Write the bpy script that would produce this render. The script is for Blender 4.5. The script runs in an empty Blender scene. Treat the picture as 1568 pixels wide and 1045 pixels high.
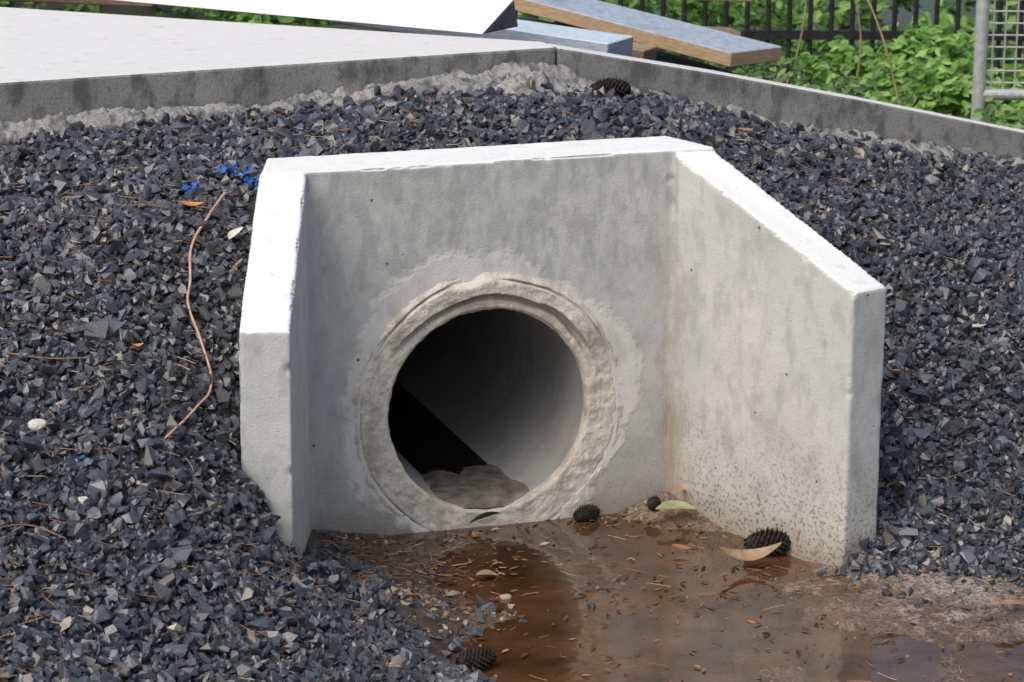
import bpy, bmesh, math, numpy as np
from mathutils import Vector, Matrix
rng=np.random.default_rng(7)
# ------------------------------------------------------------ helpers
def vnoise(P,seed=0):
    P=np.asarray(P,float); i=np.floor(P).astype(np.int64); f=P-i; f=f*f*(3-2*f)
    def h(a,b,c):
        n=(a*374761393+b*668265263+c*2147483647+seed*1274126177)&0xffffffff
        n=((n^(n>>13))*1274126177)&0xffffffff
        n=((n^(n>>16))*2246822519)&0xffffffff
        return (n^(n>>15))/4294967295.0*2-1
    r=0
    for dx in (0,1):
        for dy in (0,1):
            for dz in (0,1):
                w=(f[...,0] if dx else 1-f[...,0])*(f[...,1] if dy else 1-f[...,1])*(f[...,2] if dz else 1-f[...,2])
                r=r+w*h(i[...,0]+dx,i[...,1]+dy,i[...,2]+dz)
    return r
def fbm(P,scale,oct=4,seed=0):
    P=np.asarray(P,float)*scale;r=0;a=1
    for o in range(oct):
        r=r+a*vnoise(P*(2**o)+o*17.3,seed+o);a*=.5
    return r/1.9
def fbm2(x,y,scale,oct=4,seed=0):
    x=np.asarray(x,float);y=np.asarray(y,float)
    return fbm(np.stack([x,y,np.zeros_like(x)],-1),scale,oct,seed)
def sstep(a,b,x):
    t=np.clip((x-a)/(b-a),0,1);return t*t*(3-2*t)
def mesh_np(name,V,F,mat=None,smooth=False,parent=None,matidx=None,mats=None):
    me=bpy.data.meshes.new(name)
    V=np.asarray(V,np.float32)
    if isinstance(F,np.ndarray):
        n,k=F.shape
        me.vertices.add(len(V));me.vertices.foreach_set("co",V.ravel())
        me.loops.add(n*k);me.loops.foreach_set("vertex_index",F.ravel().astype(np.int32))
        me.polygons.add(n);me.polygons.foreach_set("loop_start",np.arange(0,n*k,k,dtype=np.int32))
        me.polygons.foreach_set("loop_total",np.full(n,k,dtype=np.int32))
        me.update(calc_edges=True)
    else:
        me.from_pydata([tuple(map(float,v)) for v in V],[],F)
    me.validate()
    for m in (mats or ([mat] if mat else [])): me.materials.append(m)
    if matidx is not None: me.polygons.foreach_set("material_index",np.asarray(matidx,np.int32))
    me.polygons.foreach_set("use_smooth",np.full(len(me.polygons),smooth))
    me.update()
    ob=bpy.data.objects.new(name,me);bpy.context.scene.collection.objects.link(ob)
    if parent: ob.parent=parent
    return ob
def fixn(o):
    b2=bmesh.new();b2.from_mesh(o.data);bmesh.ops.recalc_face_normals(b2,faces=b2.faces);b2.to_mesh(o.data);b2.free()
def empty(name):
    e=bpy.data.objects.new(name,None);bpy.context.scene.collection.objects.link(e);e.empty_display_size=.1;return e
def prism(bottom,top):
    n=len(bottom)
    F=[list(range(n))[::-1],list(range(n,2*n))]+[[i,(i+1)%n,n+(i+1)%n,n+i] for i in range(n)]
    return list(bottom)+list(top),F
def box_between(p0,p1,w,t,up=(0,0,1),profile=None):
    p0=Vector(p0);p1=Vector(p1);d=(p1-p0).normalized();s=d.cross(Vector(up)).normalized();u=s.cross(d)
    V=[];prof=profile or ((-w/2,-t/2),(w/2,-t/2),(w/2,t/2),(-w/2,t/2));k=len(prof)
    for p in (p0,p1):
        for a,b in prof: V.append(p+s*a+u*b)
    F=[list(range(k))[::-1],list(range(k,2*k))]+[[i,(i+1)%k,k+(i+1)%k,k+i] for i in range(k)]
    return V,F
def tube_between(p0,p1,r,n=10):
    return box_between(p0,p1,0,0,up=(0,0,1) if abs((Vector(p1)-Vector(p0)).normalized().z)<.9 else (1,0,0),profile=[(r*math.cos(a),r*math.sin(a)) for a in np.linspace(0,2*math.pi,n,endpoint=False)])
def join_parts(parts):
    V=[];F=[]
    for v,f in parts:
        o=len(V);V+=list(v);F+=[[i+o for i in q] for q in f]
    return V,F
def bevel(ob,w=.004,seg=2):
    m=ob.modifiers.new("b",'BEVEL');m.width=w;m.segments=seg;m.limit_method='ANGLE'
# ------------------------------------------------------------ node helper
class N:
    def __init__(s,name):
        s.m=bpy.data.materials.new(name);s.m.use_nodes=True;s.t=s.m.node_tree
        s.b=s.t.nodes['Principled BSDF'];s.o=s.t.nodes['Material Output']
        s.geo=s.t.nodes.new('ShaderNodeNewGeometry')
        s.pos=s.geo.outputs['Position'];s.nor=s.geo.outputs['Normal']
    def set(s,**k):
        for a,v in k.items():
            a={'rough':'Roughness','spec':'Specular IOR Level','col':'Base Color','metal':'Metallic'}.get(a,a)
            s.link(v,s.b.inputs[a])
    def link(s,v,sock):
        if isinstance(v,bpy.types.NodeSocket): s.t.links.new(v,sock)
        else:
            if sock.type=='RGBA' and len(v)==3: v=(*v,1)
            sock.default_value=v
    def math(s,op,a,b=0,c=None,clamp=False):
        n=s.t.nodes.new('ShaderNodeMath');n.operation=op;n.use_clamp=clamp
        s.link(a,n.inputs[0]);s.link(b,n.inputs[1])
        if c is not None: s.link(c,n.inputs[2])
        return n.outputs[0]
    def noise(s,scale,detail=4,rough=.55,vec=None,stretch=None,dist=0):
        n=s.t.nodes.new('ShaderNodeTexNoise');n.inputs['Scale'].default_value=scale;n.inputs['Detail'].default_value=detail
        n.inputs['Roughness'].default_value=rough;n.inputs['Distortion'].default_value=dist
        v=vec or s.pos
        if stretch:
            m=s.t.nodes.new('ShaderNodeMapping');m.inputs['Scale'].default_value=stretch;s.t.links.new(v,m.inputs['Vector']);v=m.outputs[0]
        s.t.links.new(v,n.inputs['Vector']);return n.outputs['Fac']
    def vor2(s,scale):
        n=s.t.nodes.new('ShaderNodeTexVoronoi');n.inputs['Scale'].default_value=scale
        s.t.links.new(s.pos,n.inputs['Vector']);return n.outputs['Distance'],n.outputs['Color']
    def ramp(s,v,stops):
        n=s.t.nodes.new('ShaderNodeValToRGB');e=n.color_ramp.elements
        while len(e)<len(stops): e.new(.5)
        for el,(p,c) in zip(e,stops):
            el.position=p;el.color=(c,c,c,1) if np.isscalar(c) else (*c,1)
        s.t.links.new(v,n.inputs[0]);return n.outputs[0]
    def range(s,v,a,b,c=0,d=1):
        n=s.t.nodes.new('ShaderNodeMapRange');n.clamp=True
        for i,x in enumerate((v,a,b,c,d)): s.link(x,n.inputs[i])
        return n.outputs[0]
    def mix(s,f,a,b,mode='MIX'):
        n=s.t.nodes.new('ShaderNodeMix');n.data_type='RGBA';n.blend_type=mode;n.clamp_factor=True
        s.link(f,n.inputs[0]);s.link(a,n.inputs[6]);s.link(b,n.inputs[7]);return n.outputs[2]
    def xyz(s,v):
        n=s.t.nodes.new('ShaderNodeSeparateXYZ');s.t.links.new(v,n.inputs[0]);return n.outputs
    def bump(s,h,strength=.3,dist=.01,normal=None):
        n=s.t.nodes.new('ShaderNodeBump');n.inputs['Strength'].default_value=strength;n.inputs['Distance'].default_value=dist
        s.t.links.new(h,n.inputs['Height'])
        if normal: s.t.links.new(normal,n.inputs['Normal'])
        s.t.links.new(n.outputs[0],s.b.inputs['Normal']);return n.outputs[0]
def simple(name,c1,c2,scale=30,rough=.7,bump=.2,bd=.003,stretch=None,spec=.4,metal=0,detail=4):
    m=N(name);n=m.noise(scale,detail,stretch=stretch)
    m.set(col=m.mix(m.range(n,.35,.65),c1,c2),rough=rough,spec=spec,metal=metal)
    if bump: m.bump(n,bump,bd)
    return m.m
def islandmat(name,stops,rough=.7,spec=.4):
    m=N(name);m.set(col=m.ramp(m.geo.outputs['Random Per Island'],stops),rough=rough,spec=spec);return m.m
# ------------------------------------------------------------ camera
CAM=np.array([-1.400,-4.331,1.471]);YAW,PIT,ROLL,FPX=.320,.247,.006,4000.
F_=np.array([math.sin(YAW)*math.cos(PIT),math.cos(YAW)*math.cos(PIT),-math.sin(PIT)])
R_=np.cross(F_,[0,0,1]);R_/=np.linalg.norm(R_);U_=np.cross(R_,F_)
R2=R_*math.cos(ROLL)+U_*math.sin(ROLL);U2=-R_*math.sin(ROLL)+U_*math.cos(ROLL)
cd=bpy.data.cameras.new("camera");co=bpy.data.objects.new("camera",cd);bpy.context.scene.collection.objects.link(co)
co.matrix_world=Matrix(((R2[0],U2[0],-F_[0],CAM[0]),(R2[1],U2[1],-F_[1],CAM[1]),(R2[2],U2[2],-F_[2],CAM[2]),(0,0,0,1)))
cd.sensor_width=36;cd.lens=FPX/1568*36;cd.clip_start=.05;cd.clip_end=500
cd.dof.use_dof=True;cd.dof.focus_distance=4.6;cd.dof.aperture_fstop=14
bpy.context.scene.camera=co
# ------------------------------------------------------------ light
sc=bpy.context.scene
sc.view_settings.view_transform='Standard';sc.view_settings.look='None';sc.view_settings.exposure=0
w=bpy.data.worlds.new("World");sc.world=w;w.use_nodes=True;nt=w.node_tree
sky=nt.nodes.new('ShaderNodeTexSky');sky.sky_type='NISHITA';sky.sun_disc=False
sunv=Vector((-.85,-.50,1.25)).normalized()
sky.sun_elevation=math.asin(sunv.z);sky.sun_rotation=math.atan2(sunv.x,sunv.y)%(2*math.pi)
sky.air_density=1.0;sky.dust_density=5.0;sky.ozone_density=.8
nt.links.new(sky.outputs[0],nt.nodes['Background'].inputs[0]);nt.nodes['Background'].inputs[1].default_value=.15
sd=bpy.data.lights.new("sun",'SUN');sd.energy=1.45;sd.angle=math.radians(55);sd.color=(1,.98,.93)
so=bpy.data.objects.new("sun",sd);sc.collection.objects.link(so);so.rotation_euler=(-sunv).to_track_quat('-Z','Y').to_euler()
# ------------------------------------------------------------ headwall dims
W,H,TB,TW=.673,.654,.15,.081
AL,AR,LL,LR,HL,HR=.310,.339,.468,.471,.481,.477
PX,PZ,RI=-.007,.194,.1875
hw=W/2
exR,eyR=hw+LR*math.sin(AR),-LR*math.cos(AR);oxR,oyR=exR+TW*math.cos(AR),eyR+TW*math.sin(AR)
exL,eyL=-hw-LL*math.sin(AL),-LL*math.cos(AL);oxL,oyL=exL-TW*math.cos(AL),eyL+TW*math.sin(AL)
wR=TW/math.cos(AR);wL=TW/math.cos(AL)
# ------------------------------------------------------------ terrain
def tps_fit(P):
    P=np.array(P,float);n=len(P);d=np.linalg.norm(P[:,None,:2]-P[None,:,:2],axis=2)
    K=np.where(d>0,d*d*np.log(d+1e-12),0)+np.eye(n)*1e-4
    A=np.zeros((n+3,n+3));A[:n,:n]=K;A[:n,n]=1;A[:n,n+1:]=P[:,:2];A[n,:n]=1;A[n+1:,:n]=P[:,:2].T
    s=np.linalg.solve(A,np.r_[P[:,2],0,0,0]);return P,s
def tps(m,x,y):
    P,s=m;r=s[len(P)]+s[len(P)+1]*x+s[len(P)+2]*y
    for k in range(len(P)):
        d2=(x-P[k,0])**2+(y-P[k,1])**2+1e-12
        r=r+s[k]*d2*.5*np.log(d2)
    return r
front=[(0,-.7,-.050),(-.05,-.6,-.046),(0,-1.2,-.045),(.5,-1.2,-.045),(.5,-.70,-.014),(.3,-.52,-.042),(.12,-.55,-.05),(.08,-.85,-.045),(.20,-.83,-.022),(.36,-.66,-.021),(.30,-.72,-.040),(.24,-.66,-.022),(.42,-.58,-.021),(.60,-.90,-.045),(.75,-.86,-.035),(-.14,-.50,-.030),(1.2,-1.2,-.035),(1.9,-1.2,-.03),
 (.52,-.5,-.006),(.6,-.44,.02),(.74,-.66,.0),(.66,-.76,-.010),(1.2,-.78,-.005),(1.9,-.80,.0),(-.475,-.48,.10),(-.38,-.55,.03),(-.30,-.85,.0),(-.22,-1.2,-.01),(-.55,-.65,.13),
 (-.6,-.9,.10),(-.6,-1.3,.04),(-1.1,-1.3,.10),(-1.1,-1.0,.19),(-2.2,-1.2,.2)]
outer=front+[(0,.18,.60),(-.4,.18,.58),(.4,.18,.57),(.383,.77,.66),(-.2,.68,.65),(-.78,.587,.64),(-1.6,.45,.62),(.9,.76,.55),(1.48,.756,.44),(2.5,.75,.25),
 (-.62,-.42,.33),(-.575,-.455,.25),(-.5,-.1,.50),(-1,.2,.54),(-1.6,.1,.52),(-1.0,-.4,.37),(-1.7,-.5,.40),
 (.70,-.2,.14),(.64,0,.29),(.52,.08,.48),(.8,0,.25),(1.2,-.2,.18),(1.2,.3,.34),(1.8,.2,.27),(2.3,-.3,.12),(.8,.4,.47)]
inner=front+[(-.34,0,.005),(-.2,0,-.022),(0,0,-.043),(.12,0,-.042),(.20,0,-.04),(.27,-.01,-.012),(.34,0,.006),(.43,-.2,-.024),(.48,-.36,-.02),(.5,-.44,-.008),(-.42,-.25,.04),(-.47,-.44,.09),
 (0,-.2,-.045),(.2,-.2,-.052),(.33,-.25,-.045),(-.2,-.25,-.022),(-.08,-.36,-.036),(0,-.42,-.045),(.2,-.4,-.052),(.36,-.42,-.036),(-.25,-.4,-.004)]
MO=tps_fit(outer);MI=tps_fit(inner)
def inside_basin(x,y,m=.03):
    xr=hw+(-y)*math.tan(AR)+m;xl=-hw-(-y)*math.tan(AL)-m
    return (x<xr)&(x>xl)&(y<m)
def gravel_mask(x,y):
    n=fbm2(x,y,6,3,5)*.06+fbm2(x,y,25,2,8)*.02
    xb=np.interp(y,[-3,-1.3,-.8,-.66,-.52,-.44],[-.15,-.20,-.25,-.30,-.34,-.40])
    left=sstep(.04,-.05,(x-xb)+n)
    yr=np.interp(x,[.48,.55,.74,1.2,1.9,4],[-.46,-.52,-.66,-.74,-.80,-.9])
    right=sstep(-.04,.05,(y-yr)+n)*(x>.45)
    return np.where(y>.02,1.,np.clip(np.maximum(left*((x<-.1)),right),0,1))
def ground(x,y):
    x=np.asarray(x,float);y=np.asarray(y,float)
    xc=np.clip(x,-2.6,2.9);yc=np.clip(y,-1.7,.78)
    zo=tps(MO,xc,yc);zi=tps(MI,xc,yc)
    k=inside_basin(x,y)*sstep(-.50,-.42,y)
    z=zo*(1-k)+zi*k
    z=np.clip(z,-.08,.70)
    behind=sstep(.78,1.1,y)
    hi=sstep(1.6,.9,x)
    zb=np.interp(y,[.8,1.5,3,5,60],[.42,.36,.06,-.02,-.2])*(1-hi)+np.interp(y,[.8,1.5,2.6,4,60],[.62,.60,.55,.1,-.2])*hi+fbm2(x,y,.9,3,3)*.05
    z=z*(1-behind)+zb*behind
    far=sstep(2.0,4.5,np.abs(x))*(y<.9);z=z*(1-far)+far*np.where(x<0,.3,.02)
    ff=sstep(-1.5,-2.6,y);z=z*(1-ff)+ff*(-.045)
    g=gravel_mask(x,y)
    z=z+fbm2(x,y,9,3,1)*(.005+.009*g)+(1-g)*(fbm2(x,y,30,4,2)*.006+fbm2(x,y,90,2,12)*.0025)*(y>-2)
    return z
dx=np.arange(-2.6,2.9,.012);dy=np.arange(-1.7,1.3,.012)
dx=np.unique(np.round(np.r_[dx,np.arange(-.5,1.1,.006)],3));dy=np.unique(np.round(np.r_[dy,np.arange(-1.1,.03,.006)],3))
gx=np.r_[-80,-40,-20,-12,-8,-6,-4.5,-3.6,-3,dx,3.2,3.7,4.3,5,6,8,12,20,40,80]
gy=np.r_[-60,-30,-15,-9,-6,-4.5,-3.4,-2.7,-2.2,-1.9,dy,1.4,1.6,1.9,2.2,2.6,3,3.5,4,5,6,8,10,14,20,30,50,90]
X,Y=np.meshgrid(gx,gy);Z=ground(X,Y)
ny,nx=X.shape;idx=np.arange(ny*nx).reshape(ny,nx)
Fq=np.stack([idx[:-1,:-1],idx[:-1,1:],idx[1:,1:],idx[1:,:-1]],-1).reshape(-1,4)
cx=(X[:-1,:-1]+X[1:,1:]).ravel()/2;cy=(Y[:-1,:-1]+Y[1:,1:]).ravel()/2
cut=(cy>.0)&(cy<.09)&(np.abs(cx)<.36)
Fq=Fq[~cut]
m=N("soil_and_mud");p=m.xyz(m.pos)
n1=m.noise(6,4);n2=m.noise(38,5,.65);n3=m.noise(170,2)
mud=m.mix(m.range(n1,.38,.62),(.13,.08,.052),(.25,.175,.13))
mud=m.mix(m.math('MULTIPLY',m.range(n2,.5,.64),.75),mud,(.42,.345,.29))
mud=m.mix(m.math('MULTIPLY',m.range(p[0],.45,.70),m.range(n1,.40,.60,.2,.75)),mud,(.32,.30,.28))
mud=m.mix(m.math('MULTIPLY',m.range(n3,.48,.62),.75),mud,(.05,.034,.022))
wet=m.range(m.math('ADD',p[2],m.math('MULTIPLY',m.math('SUBTRACT',n2,.5),.02)),-.024,-.004,1,0)
mud=m.mix(m.math('MULTIPLY',wet,.55),mud,(.10,.06,.038))
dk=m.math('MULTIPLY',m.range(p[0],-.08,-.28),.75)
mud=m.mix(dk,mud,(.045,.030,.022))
gr=m.mix(m.range(n3,.35,.65),(.016,.017,.02),(.04,.043,.05))
grass=m.mix(m.range(n2,.35,.65),(.03,.05,.015),(.09,.08,.045))
fz=m.range(m.math('ADD',p[2],m.math('MULTIPLY',m.math('SUBTRACT',n1,.5),.03)),.008,.03)
c=m.mix(fz,mud,gr);c=m.mix(m.range(p[1],1.15,1.5),c,grass)
m.set(col=c,rough=m.mix(fz,m.mix(wet,m.range(n2,.4,.6,.30,.65),m.range(n2,.4,.6,.06,.25)),(.9,.9,.9)),spec=.5)
m.bump(m.math('ADD',n2,m.math('MULTIPLY',n3,.6)),.75,.007)
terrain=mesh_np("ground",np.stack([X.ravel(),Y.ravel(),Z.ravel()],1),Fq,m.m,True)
# ------------------------------------------------------------ water
WL=-.0245
def water(name,tint,body,body2,lo,hi,ior=1.45):
    m=N(name);t=m.t
    gl=t.nodes.new('ShaderNodeBsdfGlossy');gl.inputs['Roughness'].default_value=.012;gl.inputs['Color'].default_value=(1,1,1,1)
    tr=t.nodes.new('ShaderNodeBsdfTransparent');tr.inputs['Color'].default_value=(*tint,1)
    df=t.nodes.new('ShaderNodeBsdfDiffuse')
    mx1=t.nodes.new('ShaderNodeMixShader');nz=m.noise(9,5);nb=m.noise(3.5,3);m.link(m.mix(m.range(nb,.42,.58),body,body2),df.inputs['Color'])
    m.link(m.range(nz,.38,.62,lo,hi),mx1.inputs[0]);t.links.new(tr.outputs[0],mx1.inputs[1]);t.links.new(df.outputs[0],mx1.inputs[2])
    fr=t.nodes.new('ShaderNodeFresnel');fr.inputs['IOR'].default_value=ior
    bp=t.nodes.new('ShaderNodeBump');bp.inputs['Strength'].default_value=.09;bp.inputs['Distance'].default_value=.01;t.links.new(m.noise(22,2),bp.inputs['Height'])
    t.links.new(bp.outputs[0],gl.inputs['Normal']);t.links.new(bp.outputs[0],fr.inputs['Normal'])
    mx2=t.nodes.new('ShaderNodeMixShader');t.links.new(fr.outputs[0],mx2.inputs[0]);t.links.new(mx1.outputs[0],mx2.inputs[1]);t.links.new(gl.outputs[0],mx2.inputs[2])
    t.links.new(mx2.outputs[0],m.o.inputs['Surface']);return m.m
water_mat=water("muddy_water",(.50,.34,.21),(.12,.055,.024),(.135,.075,.042),.35,.85,1.66)
pipe_water=water("dark_water",(.3,.27,.22),(.02,.016,.012),(.03,.024,.018),.7,.9)
puddle=mesh_np("puddle_water",[(-.45,-2.4,WL),(2.6,-2.4,WL),(2.6,-.6,WL),(.52,-.47,WL),(hw+.02,.02,WL),(-hw-.02,.02,WL),(-.45,-.45,WL)],[[0,1,2,3,4,5,6]],water_mat)
# ------------------------------------------------------------ concrete materials
def concrete(name,base,dark,light,topcol=None,stain=False,smear=False,grain=.25,holes=True,blotch=.5):
    m=N(name);p=m.xyz(m.pos);nz=m.xyz(m.nor)[2]
    a=m.noise(4.5,4,.6);b=m.noise(24,5,.65,stretch=(1,1,.5));c=m.noise(230,2)
    col=m.mix(m.range(a,.35,.65),base,light)
    col=m.mix(m.math('MULTIPLY',m.range(b,.48,.64),blotch),col,dark)
    col=m.mix(m.math('MULTIPLY',m.range(c,.5,.75),grain),col,dark)
    hgt=m.math('ADD',m.math('MULTIPLY',c,.35+grain*.6),m.math('MULTIPLY',b,.6))
    if stain:
        back=m.range(p[1],-.012,-.02,1,0)
        col=m.mix(m.math('MULTIPLY',m.math('MULTIPLY',back,m.range(p[2],.34,.46)),m.math('MULTIPLY',m.range(m.noise(36,3,.5,stretch=(1,1,.45)),.48,.58),.42)),col,(.31,.32,.31))
        col=m.mix(m.math('MULTIPLY',m.math('MULTIPLY',back,m.range(a,.38,.56)),m.range(p[2],.50,.15,.1,.60)),col,(.30,.315,.305))
        h=m.range(m.math('ADD',p[2],m.math('MULTIPLY',a,.25)),.08,.35,1,0)
        sp=m.range(m.noise(150,2),.54,.60);side=m.range(p[0],.33,.36)
        col=m.mix(m.math('MULTIPLY',h,m.math('MULTIPLY_ADD',side,.2,.30)),col,(.38,.33,.255))
        col=m.mix(m.math('MULTIPLY',m.math('MULTIPLY',h,sp),m.math('MULTIPLY_ADD',side,.65,.25)),col,(.15,.10,.06))
        cor=m.range(m.math('ABSOLUTE',m.math('SUBTRACT',p[0],hw+.003)),.0,.030,1,0)
        col=m.mix(m.math('MULTIPLY',m.math('MULTIPLY',cor,m.range(b,.35,.6)),m.range(p[2],.50,.15,0,.7)),col,(.33,.26,.17))
        hw_=m.range(m.math('ADD',p[2],m.math('MULTIPLY',b,.10)),.0,.095,1,0)
        col=m.mix(m.math('MULTIPLY',hw_,.75),col,(.19,.14,.09))
    if smear:
        dxx=m.math('SUBTRACT',p[0],PX);dzz=m.math('SUBTRACT',p[2],PZ+.01)
        r=m.math('SQRT',m.math('ADD',m.math('MULTIPLY',dxx,dxx),m.math('MULTIPLY',dzz,dzz)))
        r=m.math('ADD',r,m.math('MULTIPLY',m.math('SUBTRACT',m.noise(6,5,.6),.5),.24))
        f=m.math('MULTIPLY',m.range(r,.268,.284,1,0),m.range(p[1],-.02,-.03,1,0))
        col=m.mix(m.math('MULTIPLY',f,m.range(b,.45,.65,.85,.45)),col,(.68,.67,.635))
        hgt=m.math('ADD',hgt,m.math('MULTIPLY',f,1.0))
    if holes:
        v,vc=m.vor2(36);vc=m.xyz(vc)[0]
        hole=m.math('MULTIPLY',m.range(v,.08,.12,1,0),m.range(vc,.87,.89))
        col=m.mix(m.math('MULTIPLY',hole,.85),col,(.08,.075,.07))
        hgt=m.math('SUBTRACT',hgt,m.math('MULTIPLY',hole,2.))
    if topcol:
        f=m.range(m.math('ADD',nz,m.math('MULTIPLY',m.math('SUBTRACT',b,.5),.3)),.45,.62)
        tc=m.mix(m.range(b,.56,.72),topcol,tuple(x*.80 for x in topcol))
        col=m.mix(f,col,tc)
    m.set(col=col,rough=.75,spec=.3)
    m.bump(hgt,.4,.004);return m.m
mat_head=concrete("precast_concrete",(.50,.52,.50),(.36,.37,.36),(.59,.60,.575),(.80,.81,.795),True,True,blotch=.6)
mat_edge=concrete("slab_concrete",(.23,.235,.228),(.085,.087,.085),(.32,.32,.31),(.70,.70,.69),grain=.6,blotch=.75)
mat_mortar=concrete("mortar",(.56,.525,.45),(.33,.295,.23),(.68,.65,.575),grain=.65,holes=False,blotch=.6)
mat_pipe=concrete("pipe_concrete",(.34,.34,.33),(.24,.24,.23),(.40,.40,.39),holes=False,grain=.1)
# ------------------------------------------------------------ headwall
head=empty("culvert_headwall")
B=-.30
xl0,xr0=-hw-wL,hw+wR
V,Fc=prism([(xl0+.0,0,B),(xr0,0,B),(xr0-.02,TB,B),(xl0+.03,TB,B)],[(xl0,0,H-.006),(xr0,0,H+.002),(xr0-.035,TB,H),(xl0+.045,TB,H-.004)])
blk=mesh_np("blk",V,Fc)
n=96;cyl=[(PX+.240*math.cos(a),PZ+.240*math.sin(a)) for a in np.linspace(0,2*math.pi,n,endpoint=False)]
V,Fc=prism([(x,-.1,z) for x,z in cyl],[(x,.4,z) for x,z in cyl]);cut_=mesh_np("cut",V,Fc);fixn(cut_);fixn(blk)
md=blk.modifiers.new("d",'BOOLEAN');md.operation='DIFFERENCE';md.object=cut_;md.solver='EXACT'
dg=bpy.context.evaluated_depsgraph_get();me=bpy.data.meshes.new_from_object(blk.evaluated_get(dg))
blk.modifiers.clear();blk.data=me
bpy.data.objects.remove(cut_)
e=.012
def wing(xs,xo,ex,ey,ox,oy,ht):
    return prism([(xs,e,B),(ex,ey,B),(ox,oy,B),(xo,e,B)],[(xs,e,H-.001),(ex,ey,ht),(ox,oy,ht+.001),(xo,e,H-.003)])
V,Fc=wing(hw,xr0-.001,exR,eyR,oxR,oyR,HR);w1=mesh_np("w1",V,Fc)
V,Fc=wing(-hw,xl0+.001,exL,eyL,oxL,oyL,HL);w2=mesh_np("w2",V,Fc)
bm=bmesh.new()
for o in (blk,w1,w2): fixn(o);bm.from_mesh(o.data)
me=bpy.data.meshes.new("walls");bm.to_mesh(me);bm.free()
for o in (blk,w1,w2): bpy.data.objects.remove(o)
ob=bpy.data.objects.new("walls",me);sc.collection.objects.link(ob)
rm=ob.modifiers.new("r",'REMESH');rm.mode='VOXEL';rm.voxel_size=.004;rm.use_smooth_shade=True
dg=bpy.context.evaluated_depsgraph_get();me2=bpy.data.meshes.new_from_object(ob.evaluated_get(dg));ob.modifiers.clear();ob.data=me2
nv=len(me2.vertices);co_=np.empty(nv*3,np.float32);me2.vertices.foreach_get("co",co_);co_=co_.reshape(-1,3).astype(float)
no=np.empty(nv*3,np.float32);me2.vertex_normals.foreach_get("vector",no);no=no.reshape(-1,3)
pl=[(0,-1,0),(0,1,0),(0,0,1),(0,0,-1),(-math.cos(AR),-math.sin(AR),0),(math.cos(AR),math.sin(AR),0),(math.cos(AL),-math.sin(AL),0),(-math.cos(AL),math.sin(AL),0),
    (math.sin(AR),-math.cos(AR),0),(-math.sin(AL),-math.cos(AL),0),(.1,-.33,.94),(-.1,-.33,.94)]
pl=np.array(pl);pl/=np.linalg.norm(pl,axis=1)[:,None]
edge=np.clip(1-(no@pl.T).max(1),0,.3)/.3
chip=np.maximum(0,fbm(co_,24,3,11)-.08)*.042*edge
for kx,ky,kz,kr in ((exR-.045,eyR+.11,.52,.013),(exR,eyR,.477,.011),(exL+.02,eyL+.16,.54,.012),(exL,eyL,.42,.011),(.1,.0,H,.009),(.335,0,.60,.009),(exL,eyL,.25,.009),(exR,eyR,.30,.008)):
    dd=np.linalg.norm(co_-np.array([kx,ky,kz]),axis=1);chip+=np.clip(1-dd/kr,0,1)**.7*kr*.5
co_=co_-no*chip[:,None]+no*(fbm(co_,10,3,4)*.0016+fbm(co_,60,2,6)*.0006)[:,None]-no*(edge*.002)[:,None]
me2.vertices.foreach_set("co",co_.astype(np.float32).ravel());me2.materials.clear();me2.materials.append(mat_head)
me2.polygons.foreach_set("use_smooth",np.ones(len(me2.polygons),bool));me2.update();ob.parent=head
# pipe end, mortar collar and bore
nt_,nr=420,60
th=np.linspace(0,2*math.pi,nt_,endpoint=False);rr=np.linspace(RI,.268,nr)
T,Rr=np.meshgrid(th,rr);ct,st=np.cos(T),np.sin(T);z0=np.zeros_like(T)
q=np.stack([ct*Rr,st*Rr,z0],-1);qa=np.stack([ct,st,z0],-1)
nse=fbm(q,20,4,21);nse2=fbm(q,75,3,22);nse3=fbm(q,190,2,25)
topm=sstep(.35,.75,st+.25*fbm(qa,2.5,2,77)+.12*ct)
yy=.002+nse*.0034+nse2*.0026+nse3*.0012
yy+=.006*np.exp(-((Rr-RI)/.003)**2)
Rg=.212+.008*fbm(qa,3.5,4,9)
yy+=topm*sstep(Rg-.012,Rg,Rr)*sstep(Rg+.005,Rg-.001,Rr)*.018
yy-=topm*sstep(Rg+.001,Rg+.005,Rr)*(.012+.006*nse)*sstep(.256,.238,Rr+.014*fbm(qa,5,3,78))
Re=.2455+.006*fbm(qa,3,4,31)
cr_on=sstep(-.35,.05,fbm(qa,2.2,2,91))
yy+=np.exp(-((Rr-Re)/.0018)**2)*.012*cr_on
out=sstep(Re+.004,Re+.02+.01*nse,Rr);yy+=out*.003
yy=np.where(Rr>.2675,.010,yy)
inr=fbm(qa,9,4,41)*.0032*(Rr<RI+.001)
Vr=np.stack([PX+ct*(Rr+inr),yy-.003,PZ+st*(Rr+inr)],-1).reshape(-1,3)
ts=[.02,.04,.08,.15,.3,.6,1.0,1.6,2.4,3.2]
for k,yv in enumerate(ts):
    Vr=np.vstack([np.stack([PX+np.cos(th)*RI,np.full(nt_,yv),PZ+np.sin(th)*RI],-1),Vr])
rows=nr+len(ts)
ii=np.arange(rows*nt_).reshape(rows,nt_)
Fr=np.stack([ii[:-1],ii[1:],np.roll(ii[1:],-1,1),np.roll(ii[:-1],-1,1)],-1)
mi=np.zeros((rows-1,nt_),int);mi[:len(ts)-1]=1
ring=mesh_np("pipe",Vr,Fr.reshape(-1,4),smooth=True,mats=[mat_mortar,mat_pipe],matidx=mi.ravel(),parent=head)
gx2=np.linspace(PX-.13,PX+.13,110);gy2=np.linspace(.004,.60,170);A2,B2=np.meshgrid(gx2,gy2)
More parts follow.
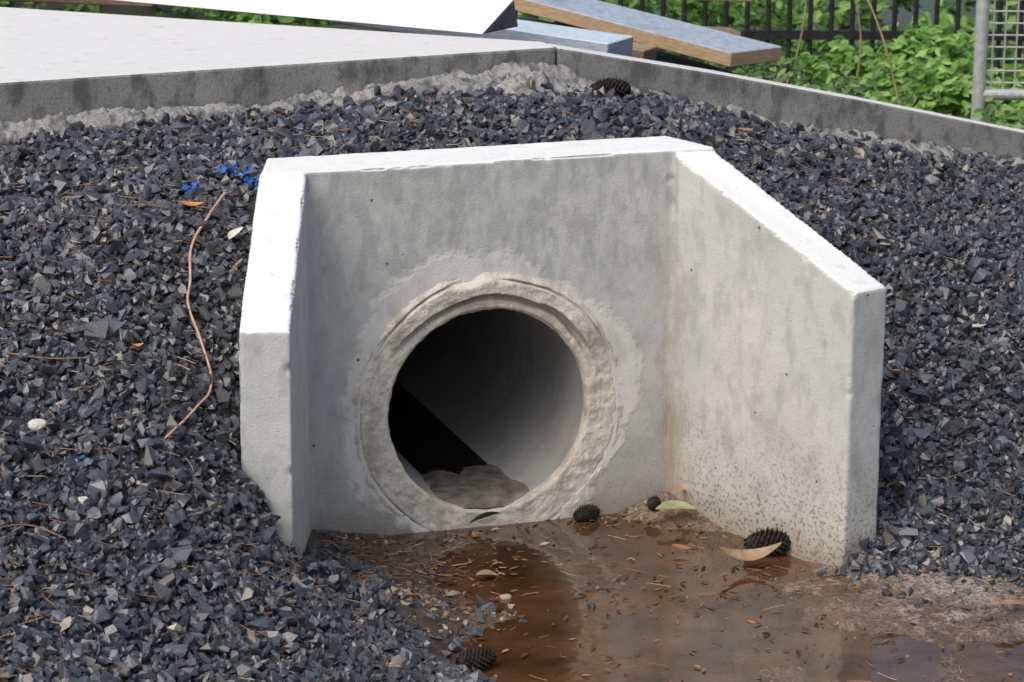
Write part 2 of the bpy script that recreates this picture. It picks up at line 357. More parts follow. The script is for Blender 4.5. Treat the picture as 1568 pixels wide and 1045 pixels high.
z2=.0225+.004*np.exp(-((B2-.06)/.05)**2)+fbm2(A2,B2,16,5,51)*.006-.030*sstep(.12,.50,B2-1.2*np.clip(A2-PX,0,1))-.014*sstep(.022,.004,B2)
ii=np.arange(A2.size).reshape(A2.shape);F2=np.stack([ii[:-1,:-1],ii[:-1,1:],ii[1:,1:],ii[1:,:-1]],-1).reshape(-1,4)
mat_mud=simple("grey_silt",(.12,.11,.092),(.24,.225,.195),34,.25,.6)
mesh_np("silt_in_pipe",np.stack([A2,B2,z2],-1).reshape(-1,3),F2,mat_mud,True,parent=head)
mesh_np("water_in_pipe",[(PX-.08,.03,.0205),(PX+.08,.03,.0205),(PX+.08,3.1,.0205),(PX-.08,3.1,.0205)],[[0,1,2,3]],pipe_water,parent=head)
# ------------------------------------------------------------ slab + kerb
ZS=.739
def slab_mesh(name,outline,zt,thk,mat):
    V,F=prism([(x,y,zt-thk) for (x,y) in outline],[(x,y,zt) for (x,y) in outline])
    o=mesh_np(name,V,F,mat);fixn(o);bevel(o,.006,2);return o
slab_mesh("concrete_slab",[(-4.5,.0),(-.78,.587),(.383,.77),(.385,.85),(-.625,1.76),(-4.5,5.2)],ZS,.088,mat_edge)
kp=[(.387,.772,.737),(.75,.768,.668),(1.1,.762,.595),(1.48,.756,.510),(2.2,.75,.37),(3.4,.74,.2)]
secs=[]
for x,y,z in kp: secs.append([(x,y,z-.20),(x,y,z),(x,y+.075,z),(x,y+.075,z-.20)])
V=[v for s in secs for v in s];F=[]
for k in range(len(secs)-1):
    for j in range(4): F.append([k*4+j,k*4+(j+1)%4,k*4+4+(j+1)%4,k*4+4+j])
F+=[[0,1,2,3],[4*(len(secs)-1)+j for j in (3,2,1,0)]]
o=mesh_np("concrete_kerb",V,F,mat_edge);fixn(o);bevel(o,.006,2)
FP=[(-2.6,.295,.615,.05),(-.78,.583,.668,.05),(-.2,.672,.672,.06),(.02,.71,.68,.12),(.15,.73,.70,.18),(.32,.755,.70,.19),(.40,.765,.685,.13),(.50,.765,.64,.05)]
def strip(name,path,mat,n=500,k=26,seed=0,rough=1.):
    P=np.array(path,float);s=np.r_[0,np.cumsum(np.linalg.norm(np.diff(P[:,:2],axis=0),axis=1))]
    u=np.linspace(0,s[-1],n);C=np.stack([np.interp(u,s,P[:,i]) for i in range(P.shape[1])],1)
    d=np.gradient(C[:,:2],axis=0);d/=np.linalg.norm(d,axis=1)[:,None];nr_=np.stack([d[:,1],-d[:,0]],1)
    v=np.linspace(0,1,k)
    wv=C[:,3]*(1+.5*fbm2(C[:,0],C[:,1],9,3,seed+9))
    XX=C[:,None,0]+nr_[:,None,0]*v[None]*wv[:,None];YY=C[:,None,1]+nr_[:,None,1]*v[None]*wv[:,None]
    g=ground(XX,YY)+.004;prof=(1-v[None]**2.2)
    n1=fbm2(XX,YY,17,5,seed);n2=fbm2(XX,YY,75,3,seed+3);n3=fbm2(XX,YY,40,3,seed+5)
    ZZ=g+np.maximum(C[:,None,2]-g,.010)*prof*np.clip(.9+.5*n1*rough,0.1,1.4)+n2*.009*rough+np.maximum(n3,0)*.016+n1*.022*np.clip(C[:,None,3]/.12,.35,1)
    ZZ[:,-1]=g[:,-1]-.02
    ii=np.arange(n*k).reshape(n,k);F=np.stack([ii[:-1,:-1],ii[:-1,1:],ii[1:,1:],ii[1:,:-1]],-1).reshape(-1,4)
    return mesh_np(name,np.stack([XX,YY,ZZ],-1).reshape(-1,3),F,mat,True)
mat_rough=concrete("rough_concrete",(.25,.245,.235),(.06,.06,.058),(.35,.345,.33),grain=.75,holes=False,blotch=.8)
strip("concrete_footing",FP,mat_rough,1400,44,61)
strip("kerb_footing",[(.45,.768,.63,.04),(1.1,.758,.512,.04),(1.48,.752,.435,.07),(2.4,.745,.28,.07)],mat_rough,600,18,71)
# ------------------------------------------------------------ gravel
def in_foot(x,y,m=.006):
    wingR=(y<.0)&(x>hw-y*math.tan(AR)-m)&(x<hw+wR-y*math.tan(AR)+m)&((x-exR)*math.sin(AR)-(y-eyR)*math.cos(AR)<m)
    wingL=(y<.0)&(x<-hw+y*math.tan(AL)+m)&(x>-hw-wL+y*math.tan(AL)-m)&(-(x-exL)*math.sin(AL)-(y-eyL)*math.cos(AL)<m)
    back=(y>=0)&(y<TB+m)&(x>xl0-m)&(x<xr0+m)
    return wingR|wingL|back
def convex_stone(r,npts=12):
    P=r.normal(size=(npts,3));P/=np.linalg.norm(P,axis=1)[:,None];P*=r.uniform(.8,1.1,(npts,1));P*=np.array([1.25,.95,.72])*r.uniform(.85,1.2,3)
    b=bmesh.new();[b.verts.new(p) for p in P];bmesh.ops.convex_hull(b,input=b.verts)
    for v in [v for v in b.verts if not v.link_faces]: b.verts.remove(v)
    bmesh.ops.dissolve_limit(b,angle_limit=.42,verts=b.verts,edges=b.edges)
    bmesh.ops.triangulate(b,faces=b.faces);b.verts.index_update()
    V=np.array([v.co for v in b.verts]);F=np.array([[v.index for v in f.verts] for f in b.faces]);b.free();return V,F
protos=[convex_stone(rng) for _ in range(24)]
def rotmats(n,tilt):
    ax=rng.uniform(0,2*np.pi,n);tx=rng.normal(0,tilt,n);ty=rng.normal(0,tilt,n)
    def M(r): return np.stack([np.stack(a,-1) for a in r],-2)
    z=np.zeros(n);o=z+1;c,s=np.cos,np.sin
    return M([[o,z,z],[z,c(tx),-s(tx)],[z,s(tx),c(tx)]])@M([[c(ty),z,s(ty)],[z,o,z],[-s(ty),z,c(ty)]])@M([[c(ax),-s(ax),z],[s(ax),c(ax),z],[z,z,o]])
def scatter(name,x,y,size,zoff,mat,tilt=.7,protos=protos,zz=None,smooth=False):
    n=len(x);z=(ground(x,y) if zz is None else zz)+zoff;Rm=rotmats(n,tilt);pi=rng.integers(0,len(protos),n);Vs=[];Fs=[];o=0
    for k,(V,F) in enumerate(protos):
        s=np.where(pi==k)[0]
        if not len(s): continue
        VV=np.einsum('nij,vj->nvi',Rm[s],V)*size[s][:,None,None]+np.stack([x[s],y[s],z[s]],1)[:,None]
        FF=F[None]+(np.arange(len(s))*len(V))[:,None,None]+o
        Vs.append(VV.reshape(-1,3));Fs.append(FF.reshape(-1,F.shape[1]));o+=VV.shape[0]*VV.shape[1]
    return mesh_np(name,np.vstack(Vs),np.vstack(Fs),mat,smooth)
m=N("basalt_gravel");ri=m.geo.outputs['Random Per Island']
c=m.ramp(ri,[(0,(.013,.016,.021)),(.4,(.030,.035,.045)),(.75,(.058,.066,.081)),(.94,(.11,.12,.14)),(.97,(.08,.06,.045)),(.995,(.36,.32,.26))])
nn=m.noise(330,3);c=m.mix(m.range(nn,.4,.7,0,.45),c,(.15,.158,.18))
m.set(col=c,rough=m.range(nn,.35,.65,.26,.52),spec=.75);mat_gravel=m.m
n=122000
x=rng.uniform(-1.45,1.9,n);y=rng.uniform(-1.15,.86,n)
g=gravel_mask(x,y);ok=~in_foot(x,y)&~(inside_basin(x,y,0.)&(y>-.45))&(rng.random(n)<g)
slabline=np.interp(x,[-1.6,-.78,.383,3],[.457,.587,.77,.75])
fw=np.interp(x,[q_[0] for q_ in FP],[q_[3] for q_ in FP])*(1+.5*fbm2(x,y,9,3,70))
fw=np.where(x>.5,.012,fw);fe=sstep(-.014,.012,slabline-fw*.85-y+fbm2(x,y,30,2,33)*.02)
ok&=(rng.random(n)<np.maximum(fe,.05*(y<slabline)))
x,y=x[ok],y[ok];s=.0077*np.exp(rng.normal(0,.31,len(x)))
scatter("gravel_bank",x,y,s,rng.uniform(-.4,1.2,len(x))*s,mat_gravel,.8)
n=9000;x=rng.uniform(-.48,1.9,n);y=rng.uniform(-1.2,0,n)
dens=.95*sstep(-.20,-.38,x+.25*(y+.25))*(y>-.6)+.22*np.exp(-(((x+.2)/.13)**2+((y+.5)/.2)**2))+.35*np.exp(-(((y-np.interp(x,[.48,.74,1.9],[-.53,-.73,-.86]))/.05)**2))*(x>.5)+.012
ok=(rng.random(n)<dens)&~in_foot(x,y,.005)&(gravel_mask(x,y)<.7)&((y<-.45)|inside_basin(x,y,-.008))
x,y=x[ok],y[ok];s=.0072*np.exp(rng.normal(0,.35,len(x)));scatter("stray_gravel",x,y,s,s*.25,mat_gravel,.6)
m=N("tan_pebbles");c=m.ramp(m.geo.outputs['Random Per Island'],[(0,(.07,.06,.055)),(.5,(.17,.125,.08)),(.8,(.30,.235,.15)),(1,(.42,.36,.27))]);m.set(col=c,rough=.5);mat_peb=m.m
n=14000;x=rng.uniform(-.5,1.9,n);y=rng.uniform(-1.3,0,n)
dens=.015+.9*np.exp(-(((x+.27)/.09)**2+((y+.40)/.11)**2))+.8*np.exp(-((y+.02)/.03)**2)*(np.abs(x)<.3)+.3*np.exp(-(((x-1.0)/.5)**2+((y+.80)/.08)**2))+.35*np.exp(-(((x+.19)/.07)**2+((y+.60)/.15)**2))
ok=(rng.random(n)<dens)&~in_foot(x,y,.004)&((gravel_mask(x,y)<.6))&((y<-.45)|inside_basin(x,y,-.01))
x,y=x[ok],y[ok];s=.0046*np.exp(rng.normal(0,.4,len(x)));scatter("mud_pebbles",x,y,s,s*.2,mat_peb,.5)
def lump(name,x,y,s,mat,flat=.7):
    b=bmesh.new();bmesh.ops.create_icosphere(b,subdivisions=3,radius=1);V=np.array([v.co for v in b.verts]);F=np.array([[v.index for v in f.verts] for f in b.faces]);b.free()
    V=V*(1+.3*fbm(V,1.5,3,int(abs(x*1000))))[:,None]*np.array([1.15,.9,flat])*s
    z=float(ground(np.array([x]),np.array([y]))[0]);return mesh_np(name,V+np.array([x,y,z+s*.5+.006]),F,mat,False)
mat_white=simple("pale_stone",(.50,.48,.42),(.64,.62,.56),120,.7,.4)
mat_buff=simple("buff_stone",(.30,.24,.16),(.42,.35,.25),120,.7,.4)
lump("pale_stone",-.88,-.46,.013,mat_white);lump("pale_stone",-.10,-.38,.009,mat_buff);lump("pale_stone",-.84,-.62,.009,mat_white)
# ------------------------------------------------------------ litter
def needles(name,x,y,length,wd,mat,lift=.010,base=None):
    n=len(x);a=rng.uniform(0,2*np.pi,n);cv=rng.normal(0,.5,n);k=6;t=np.linspace(-.5,.5,k)
    ang=a[:,None]+cv[:,None]*t[None];st_=length[:,None]/(k-1)
    px=np.cumsum(np.cos(ang)*st_,1);py=np.cumsum(np.sin(ang)*st_,1);px+=x[:,None]-px.mean(1,keepdims=True);py+=y[:,None]-py.mean(1,keepdims=True)
    gz=ground(px,py)
    if base is not None: gz=np.maximum(gz,base)
    gz=gz.mean(1,keepdims=True)*.7+gz*.3
    tilt=rng.normal(0,.12,n) if base is None else rng.normal(0,.03,n)
    pz=gz+lift+rng.uniform(0,.008 if base is None else .002,n)[:,None]+(t[None]*length[:,None])*tilt[:,None]
    nx_=-np.sin(ang)*wd;ny_=np.cos(ang)*wd
    tri=np.stack([np.stack([px+nx_,py+ny_,pz],-1),np.stack([px-nx_,py-ny_,pz],-1),np.stack([px,py,pz+wd*1.6],-1)],2)
    V=tri.reshape(-1,3);b=np.arange(n)[:,None]*k*3+np.arange(k-1)[None]*3
    F=np.concatenate([np.stack([b+i,b+(i+1)%3,b+3+(i+1)%3,b+3+i],-1).reshape(-1,4) for i in range(3)])
    return mesh_np(name,V,F,mat)
mat_need=islandmat("dry_needles",[(0,(.10,.045,.022)),(.4,(.22,.10,.05)),(.75,(.34,.21,.12)),(1,(.5,.40,.28))],.7)
n=4600;x=rng.uniform(-1.3,1.6,n);y=rng.uniform(-1.1,.75,n)
dn=.22+.5*(x<-.35)*(y<.3)+.8*np.exp(-(((x+.6)/.12)**2+((y+.1)/.4)**2))
ok=~in_foot(x,y,.02)&~(inside_basin(x,y,.0)&(y>-.47))&(rng.random(n)<dn)&(gravel_mask(x,y)>.3);x,y=x[ok],y[ok]
needles("pine_needles",x,y,rng.uniform(.015,.05,len(x)),.00055,mat_need,.009)
n=2400;x=rng.uniform(-.42,.75,n);y=rng.uniform(-.95,-.02,n)
dn=.06+.9*np.exp(-(((x+.25)/.13)**2+((y+.22)/.18)**2))+.5*np.exp(-(((x-.35)/.1)**2+((y+.1)/.1)**2))
ok=~in_foot(x,y,.03)&(inside_basin(x,y,-.03)|(y<-.49))&(rng.random(n)<dn)&(gravel_mask(x,y)<.5);x,y=x[ok],y[ok]
needles("pine_needles",x,y,rng.uniform(.012,.045,len(x)),.0006,mat_need,.002,WL)
def leafproto(L=1,Wd=.35,curl=.3,seed=0,seg=7):
    t=np.linspace(0,1,seg);wd=Wd*np.sin(np.pi*np.clip(t*.96+.02,0,1))**.8*(1-.25*t);V=[];F=[]
    r=np.random.default_rng(seed);c1=r.uniform(-curl,curl);c2=r.uniform(.0,.35);bend=r.uniform(-.15,.15)
    for i,a in enumerate(t):
        xx=(a-.5)*L;zz=c1*(a-.5)**2*2+.05;yb=bend*math.sin(a*3)
        for sgn in (-1,0,1): V.append((xx,yb+sgn*wd[i],zz+abs(sgn)*wd[i]*c2*2*(1 if c1>-.2 else -1)))
    for i in range(seg-1):
        for j in range(2): F.append((i*3+j,i*3+j+1,i*3+4+j,i*3+3+j))
    return np.array(V),np.array(F)
lp=[leafproto(2,.28+.1*(k%3),.5,k) for k in range(8)]
mat_dry=islandmat("dry_leaves",[(0,(.06,.028,.018)),(.35,(.13,.055,.03)),(.6,(.22,.11,.055)),(.85,(.31,.20,.11)),(.96,(.40,.19,.07)),(1,(.45,.37,.26))],.4)
n=6500;x=rng.uniform(-.45,.95,n);y=rng.uniform(-1.0,-.0,n)
dn=.09+.85*np.exp(-(((x+.22)/.16)**2+((y+.18)/.18)**2))+.5*np.exp(-(((x-.33)/.09)**2+((y+.07)/.07)**2))+.35*np.exp(-((y+.03)/.04)**2)+.20*np.exp(-(((x-.28)/.3)**2+((y+.42)/.1)**2))
ok=~in_foot(x,y,.012)&(inside_basin(x,y,-.02)|(y<-.47))&(rng.random(n)<dn)&(gravel_mask(x,y)<.5);x,y=x[ok],y[ok]
zz=np.maximum(ground(x,y),WL)
scatter("leaf_litter",x,y,rng.uniform(.003,.010,len(x)),.0015,mat_dry,.18,lp,zz,True)
n=240;x=rng.uniform(-1.3,1.6,n);y=rng.uniform(-1.1,.7,n);ok=~in_foot(x,y,.02)&~(inside_basin(x,y,.0)&(y>-.47))&(gravel_mask(x,y)>.5);x,y=x[ok],y[ok]
scatter("scattered_leaf_bits",x,y,rng.uniform(.004,.010,len(x)),.012,mat_dry,.35,lp,None,True)
def leaf(name,x,y,L,wd,ang,c1,c2,curl=.25,tilt=(0,0),lift=.012,seed=3):
    V,F=leafproto(1,wd/L*.5,curl,seed,12);V=V*L
    M_=(Matrix.Rotation(ang,3,'Z')@Matrix.Rotation(tilt[0],3,'X')@Matrix.Rotation(tilt[1],3,'Y'));V=V@np.array(M_).T
    z=max(float(ground(np.array([x]),np.array([y]))[0]),WL);return mesh_np(name,V+np.array([x,y,z+lift]),F,simple(name+"_mat",c1,c2,60,.5,.15),True)
leaf("curled_brown_leaf",.35,-.36,.115,.036,-.1,(.24,.16,.09),(.36,.26,.165),.9,(.35,0),.012,5)
leaf("orange_leaf",.345,-.055,.040,.018,.9,(.60,.20,.05),(.55,.28,.08),.3,(.3,.2),.03,6)
leaf("green_leaf",.32,-.10,.075,.035,-.3,(.22,.24,.12),(.34,.32,.18),.3,(.25,0),.015,7)
leaf("green_leaf",-.025,-.03,.075,.018,2.0,(.04,.09,.02),(.07,.13,.03),.3,(.5,.5),.025,8)
leaf("tan_leaf",.88,.12,.045,.018,1.1,(.45,.36,.25),(.55,.47,.36),.4,(.3,.3),.022,9)
leaf("tan_leaf",.98,.03,.05,.016,-.5,(.50,.46,.36),(.58,.53,.42),.4,(.2,.1),.02,10)
leaf("orange_leaf",.76,-.08,.040,.018,1.8,(.55,.22,.07),(.50,.27,.12),.3,(.2,.3),.022,11)
leaf("tan_leaf",.64,-.34,.05,.02,1.9,(.35,.28,.2),(.45,.37,.28),.4,(.2,.3),.03,12)
leaf("pale_leaf",-.472,-.03,.055,.018,.9,(.62,.60,.52),(.72,.70,.62),.2,(.1,-.2),.022,13)
leaf("orange_leaf",-.534,.053,.045,.022,-.1,(.60,.26,.04),(.50,.22,.06),.5,(.2,.1),.022,14)
leaf("red_leaf",.27,-.25,.035,.016,-.6,(.35,.10,.07),(.30,.12,.08),.5,(.2,.1),.008,15)
leaf("brown_leaf",.74,.60,.04,.02,.2,(.35,.18,.10),(.40,.22,.12),.5,(.2,.1),.018,16)
leaf("orange_leaf",-.70,-.32,.022,.012,.2,(.65,.30,.08),(.50,.22,.06),.5,(.2,.1),.018,17)
leaf("brown_leaf",.66,-.74,.08,.02,-.1,(.25,.14,.10),(.34,.22,.16),.5,(.1,.1),.01,18)
leaf("brown_leaf",-.10,-.28,.04,.024,-.1,(.25,.17,.11),(.33,.25,.17),.4,(.1,.1),.006,19)
def scrap(x,y,s,seed):
    r=np.random.default_rng(seed);k=5;gxx,gyy=np.meshgrid(np.linspace(-1,1,k),np.linspace(-1,1,k));zz_=r.normal(0,.35,(k,k));V=np.stack([gxx+r.normal(0,.15,(k,k)),gyy*.6+r.normal(0,.15,(k,k)),zz_],-1).reshape(-1,3)*s
    ii=np.arange(k*k).reshape(k,k);F=np.stack([ii[:-1,:-1],ii[:-1,1:],ii[1:,1:],ii[1:,:-1]],-1).reshape(-1,4)
    z=float(ground(np.array([x]),np.array([y]))[0]);return [tuple(v) for v in V+np.array([x,y,z+.016])],[list(map(int,f)) for f in F]
pp=[(-.514,.161,.013),(-.520,.15,.009),(-.408,.278,.010),(-.393,.202,.012),(-.423,.255,.014),(-.40,.23,.010),(-.385,.25,.008),(-.44,.27,.007),(-.50,.185,.007),(-.385,.17,.009),(-.828,-.545,.006)]
V,F=join_parts([scrap(a,b,s,i) for i,(a,b,s) in enumerate(pp)])
mesh_np("blue_plastic_scraps",V,F,simple("blue_plastic",(.02,.10,.45),(.04,.18,.60),50,.35,0))
def curve(name,pts,r,mat,lift=.018,absz=False):
    cu=bpy.data.curves.new(name,'CURVE');cu.dimensions='3D';cu.bevel_depth=r;cu.bevel_resolution=2;sp=cu.splines.new('BEZIER');sp.bezier_points.add(len(pts)-1)
    for i,(b,p) in enumerate(zip(sp.bezier_points,pts)):
        z=p[2] if absz else float(ground(np.array([p[0]]),np.array([p[1]]))[0])+lift
        b.co=(p[0],p[1],z);b.handle_left_type=b.handle_right_type='AUTO';b.radius=1-.35*i/len(pts)
    o=bpy.data.objects.new(name,cu);sc.collection.objects.link(o);cu.materials.append(mat);return o
mat_stem=simple("dry_stem",(.46,.27,.20),(.60,.40,.30),80,.6,.2)
curve("dry_stem",[(-.691,-.491),(-.626,-.412),(-.583,-.330),(-.584,-.265),(-.592,-.2),(-.578,-.151),(-.560,-.076),(-.511,.022),(-.453,.149)][::-1],.0027,mat_stem,.019)
mat_twig=simple("twig_bark",(.20,.12,.08),(.32,.20,.14),80,.7,.2)
for a in ([(.72,.60),(.78,.54),(.86,.51),(.95,.49)],[(.70,-.31),(.75,-.32),(.82,-.31)],[(-.9,-.30),(-.84,-.33),(-.78,-.34)],[(.40,-.30),(.46,-.27),(.5,-.2)],[(-.36,.22),(-.33,.30),(-.28,.33)],[(1.2,-.3),(1.3,-.35),(1.38,-.34)],[(-1.0,-.7),(-.93,-.68),(-.88,-.71)],[(-.05,.45),(.03,.47),(.10,.46)]):
    curve("twig",a,.0013,mat_twig,.014)
mat_cone=simple("old_cone",(.012,.011,.010),(.040,.034,.027),90,.8,.3,spec=.2)
def cone(x,y,L,ang,seed):
    r=np.random.default_rng(seed);n=170
    d=Vector((math.cos(ang),math.sin(ang),.05)).normalized();s=d.cross(Vector((0,0,1))).normalized();u=s.cross(d)
    z=max(float(ground(np.array([x]),np.array([y]))[0]),WL);c0=Vector((x,y,z+L*.22))
    V=[];F=[]
    for i in range(n):
        t=(i+.5)/n;a=i*2.39996;rad=L*.29*math.sin(math.pi*min(1,t*.9+.08))**.5
        c=c0+d*(t-.5)*L*.95;o=s*math.cos(a)+u*math.sin(a);tn=s*-math.sin(a)+u*math.cos(a);w_=L*.06
        k=len(V);tip=c+o*rad*(1.02+.25*r.random())+d*L*.035
        V+=[c+tn*w_*.6,c-tn*w_*.6,c+o*rad*.82-tn*w_,tip,c+o*rad*.82+tn*w_,c+o*rad*.72-d*w_];F+=[[k,k+1,k+2,k+3,k+4],[k+2,k+5,k+3],[k+5,k+4,k+3]]
    return mesh_np("conifer_cone",V,F,mat_cone)
cone(.475,.688,.085,-.3,1);cone(.418,-.30,.088,-.2,2);cone(.176,-.02,.055,.3,3);cone(-.244,-.677,.065,.1,4);cone(.30,-.04,.04,1,6)
# ------------------------------------------------------------ building offcuts behind the slab
def wood(name,c1,c2,st):
    m=N(name);a=m.noise(30,4,.6,stretch=st);b=m.noise(5,3)
    c=m.mix(m.range(a,.35,.65),c1,c2);c=m.mix(m.range(b,.55,.7,0,.5),c,tuple(x*.5 for x in c1));m.set(col=c,rough=.7);m.bump(a,.3,.003);return m.m
mat_blue=wood("weathered_blue_board",(.27,.34,.43),(.40,.46,.52),(2,1,8))
mat_lblue=wood("pale_blue_board",(.46,.57,.68),(.56,.66,.74),(2,1,8))
mat_tim=wood("raw_timber",(.34,.23,.13),(.46,.34,.21),(2,1,8))
mat_brown=wood("brown_timber",(.17,.12,.085),(.28,.20,.14),(2,1,8))
def plank(name,p0,p1,w_,t_,mat,edgemat=None):
    V,F=box_between(p0,p1,w_,t_);o=mesh_np(name,V,F,mats=[mat,edgemat or mat]);fixn(o)
    if edgemat:
        for pg in o.data.polygons:
            if abs(pg.normal.z)<.7: pg.material_index=1
    bevel(o,.002,1);return o
plank("painted_timber_board",(1.01,1.17,.640),(.42,2.55,.760),.17,.034,mat_blue,mat_tim)
plank("blue_panel",(.62,1.02,.690),(.0,1.62,.752),.14,.045,mat_lblue,mat_blue)
plank("timber_board",(1.46,2.25,.665),(.2,2.62,.690),.10,.06,mat_brown,mat_tim)
plank("timber_board",(.80,1.30,.635),(-.1,2.1,.755),.09,.03,mat_tim,mat_brown)
plank("timber_board",(-.20,2.05,.72),(-1.6,2.9,.73),.12,.045,mat_tim,mat_brown)
plank("timber_board",(1.2,1.75,.60),(.3,1.75,.655),.09,.05,mat_brown,mat_tim)
mat_whitep=simple("white_powder_coat",(.74,.76,.78),(.80,.82,.83),8,.35,0)
mat_flash_shade=simple("flashing_shade",(.05,.05,.055),(.10,.10,.11),20,.5,0)  # painted shade: dark colour for the flashing's open end and the gap under it
bp0=(.335,.985,.748);bp1=(-2.0,3.65,.775)
V,F=box_between(bp0,bp1,0,0,profile=[(-.08,.0),(.07,.0),(.05,.060)])
o=mesh_np("white_metal_flashing",V,F,mats=[mat_whitep,mat_flash_shade]);fixn(o)
for pg in o.data.polygons:
    if len(pg.vertices)==3 or pg.normal.z<-.5: pg.material_index=1  # end caps and underside get the shade colour
bevel(o,.002,1)
# ------------------------------------------------------------ fence and gate
mat_fence=simple("black_fence_paint",(.012,.013,.016),(.03,.03,.035),40,.45,.1)
fa=np.array([1.2,4.58]);fd=np.array([.952,-.305])
parts=[]
for zr in (.26,1.05):
    a=fa;b_=fa+fd*5.2;parts.append(box_between((a[0],a[1],zr),(b_[0],b_[1],zr),.03,.032))
for i in range(69):
    q_=fa+fd*(.04+i*.075);parts.append(tube_between((q_[0],q_[1],-.1),(q_[0],q_[1],1.2),.0095,8))
for s_ in (0,2.6,5.2):
    q_=fa+fd*s_;parts.append(box_between((q_[0],q_[1]+.03,-.2),(q_[0],q_[1]+.03,1.25),.05,.05,up=(1,0,0)))
V,F=join_parts(parts);mesh_np("metal_picket_fence",V,F,mat_fence)
mat_galv=simple("galvanised_steel",(.42,.43,.43),(.56,.57,.57),60,.45,.1,metal=.3)
gate=empty("mesh_gate");g0=np.array([2.2,2.3]);gd=np.array([.95,-.31])
parts=[]
def gp(s,z): q_=g0+gd*s;return (q_[0],q_[1],z)
parts.append(tube_between(gp(0,.0),gp(0,1.5),.019,14));parts.append(tube_between(gp(1.3,.0),gp(1.3,1.5),.019,14))
for z_ in (.335,1.45): parts.append(tube_between(gp(.0,z_),gp(1.3,z_),.016,12))
V,F=join_parts(parts);mesh_np("frame",V,F,mat_galv,parent=gate)
parts=[]
for i in range(1,38): parts.append(tube_between(gp(i*.034,.335),gp(i*.034,1.45),.0026,5))
for i in range(1,33): parts.append(tube_between(gp(0,.335+i*.034),gp(1.3,.335+i*.034),.0026,5))
V,F=join_parts(parts);mesh_np("wire_mesh",V,F,mat_galv,parent=gate)
# ------------------------------------------------------------ shrubs
def shrub(name,centers,nleaf,seed,cols,lsz=(.018,.034),spr=.12):
    r=np.random.default_rng(seed);C=np.array(centers);w_=C[:,3]**2*C[:,4];w_/=w_.sum()
    ns=nleaf//9;cs=r.choice(len(C),ns,p=w_);d=r.normal(size=(ns,3));d/=np.linalg.norm(d,axis=1)[:,None];rad=r.uniform(.35,1,ns)**.5*r.uniform(.75,1.12,ns)
    sp=C[cs,:3]+d*rad[:,None]*np.stack([C[cs,3],C[cs,3],C[cs,4]],1)
    sd_=r.normal(size=(ns,3))*.5+d*.5+np.array([0,0,.5]);sd_/=np.linalg.norm(sd_,axis=1)[:,None]
    si=np.repeat(np.arange(ns),9);t=r.uniform(0,1,len(si));P=sp[si]+sd_[si]*(t*spr)[:,None]+r.normal(0,.012,(len(si),3))
    gz=ground(P[:,0],P[:,1]);k=P[:,2]>gz+.005;P=P[k];n=len(P)
    L=r.uniform(*lsz,n);a=r.uniform(0,2*np.pi,n)
    nz=r.normal(size=(n,3))*.5+np.array([-.25,-.45,.75]);nz/=np.linalg.norm(nz,axis=1)[:,None]
    tx=np.stack([np.cos(a),np.sin(a),-.3+0*a],1);tx-=nz*(tx*nz).sum(1)[:,None];tx/=np.linalg.norm(tx,axis=1)[:,None];ty=np.cross(nz,tx)
    prof=[(-1,0,0),(-.45,.48,.10),(.25,.42,.10),(1,0,-.12),(.25,-.42,.10),(-.45,-.48,.10)]
    V=np.stack([P+L[:,None]*(tx*u+ty*v+nz*w2) for u,v,w2 in prof],1)
    b=np.arange(n)[:,None]*6;F=np.concatenate([b+np.array([[0,1,2,3]]),b+np.array([[0,3,4,5]])])
    return mesh_np(name,V.reshape(-1,3),F,cols)
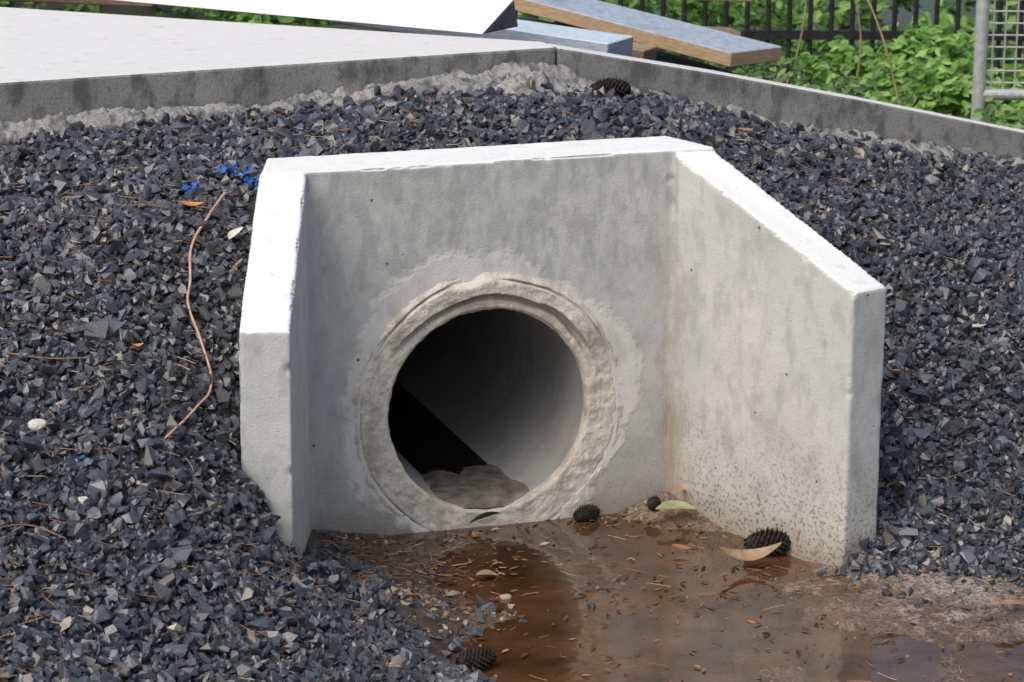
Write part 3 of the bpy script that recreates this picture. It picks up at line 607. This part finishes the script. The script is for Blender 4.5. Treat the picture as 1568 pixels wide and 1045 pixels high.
def leafmat(name,stops):
    m=N(name);c=m.ramp(m.geo.outputs['Random Per Island'],stops);m.set(col=c,rough=.5,spec=.35)
    tl=m.t.nodes.new('ShaderNodeBsdfTranslucent');m.t.links.new(c,tl.inputs[0]);mx=m.t.nodes.new('ShaderNodeMixShader');mx.inputs[0].default_value=.3
    m.t.links.new(m.b.outputs[0],mx.inputs[1]);m.t.links.new(tl.outputs[0],mx.inputs[2]);m.t.links.new(mx.outputs[0],m.o.inputs['Surface']);return m.m
lm1=leafmat("bright_leaves",[(0,(.08,.19,.03)),(.5,(.20,.40,.08)),(1,(.36,.56,.18))])
lm2=leafmat("mid_leaves",[(0,(.06,.12,.04)),(.6,(.15,.27,.08)),(1,(.32,.46,.18))])
r=np.random.default_rng(5)
def gz1(x,y): return float(ground(np.array([x]),np.array([y]))[0])
def cl(lst): return [(x,y,gz1(x,y)+h*.40,rr_,h*.5) for x,y,rr_,h in lst]
shrub("green_shrub",cl([(1.55,1.95,.16,.05),(1.75,2.25,.18,.08),(1.62,2.7,.20,.06),(2.05,2.75,.18,.10),(2.42,3.1,.22,.24),(1.95,3.2,.18,.05),(2.7,2.95,.25,.22),(2.5,2.55,.2,.08),(2.9,2.4,.25,.08),(2.35,3.5,.16,.24),(2.6,3.4,.2,.34)]),7500,11,lm1,(.016,.030),.05)
fy=lambda x:4.58-.32*(x-1.2)
shrub("green_shrub",cl([(x,fy(x)+.60+r.uniform(-.05,.25),r.uniform(.22,.36),r.uniform(.15,.6)) for x in np.arange(.9,4.6,.33)]),8000,12,lm1,(.02,.034))
shrub("hedge",cl([(x,fy(x)+1.8+r.uniform(-.3,.5),r.uniform(.35,.6),r.uniform(.5,1.3)) for x in np.arange(-.4,7,.42)]),15000,13,lm2,(.025,.045))
shrub("ground_cover",cl([(x,y,.3,.03) for x in np.arange(1.2,4.2,.42) for y in (1.35,1.75,2.4,3.2,4.0)]+[(x,y,.3,.06) for x in np.arange(-.6,1.2,.45) for y in (3.2,3.9)]),10000,14,lm2,(.010,.020),.05)
for a in ([(1.80,2.9,.1),(1.9,2.85,.5),(1.85,2.8,.8)],[(2.1,2.5,.1),(2.0,2.6,.55),(1.9,2.7,.75)],[(2.3,3.4,.0),(2.35,3.4,.4),(2.2,3.4,.7)]):
    curve("dry_stalk",a,.003,mat_tim,absz=True)
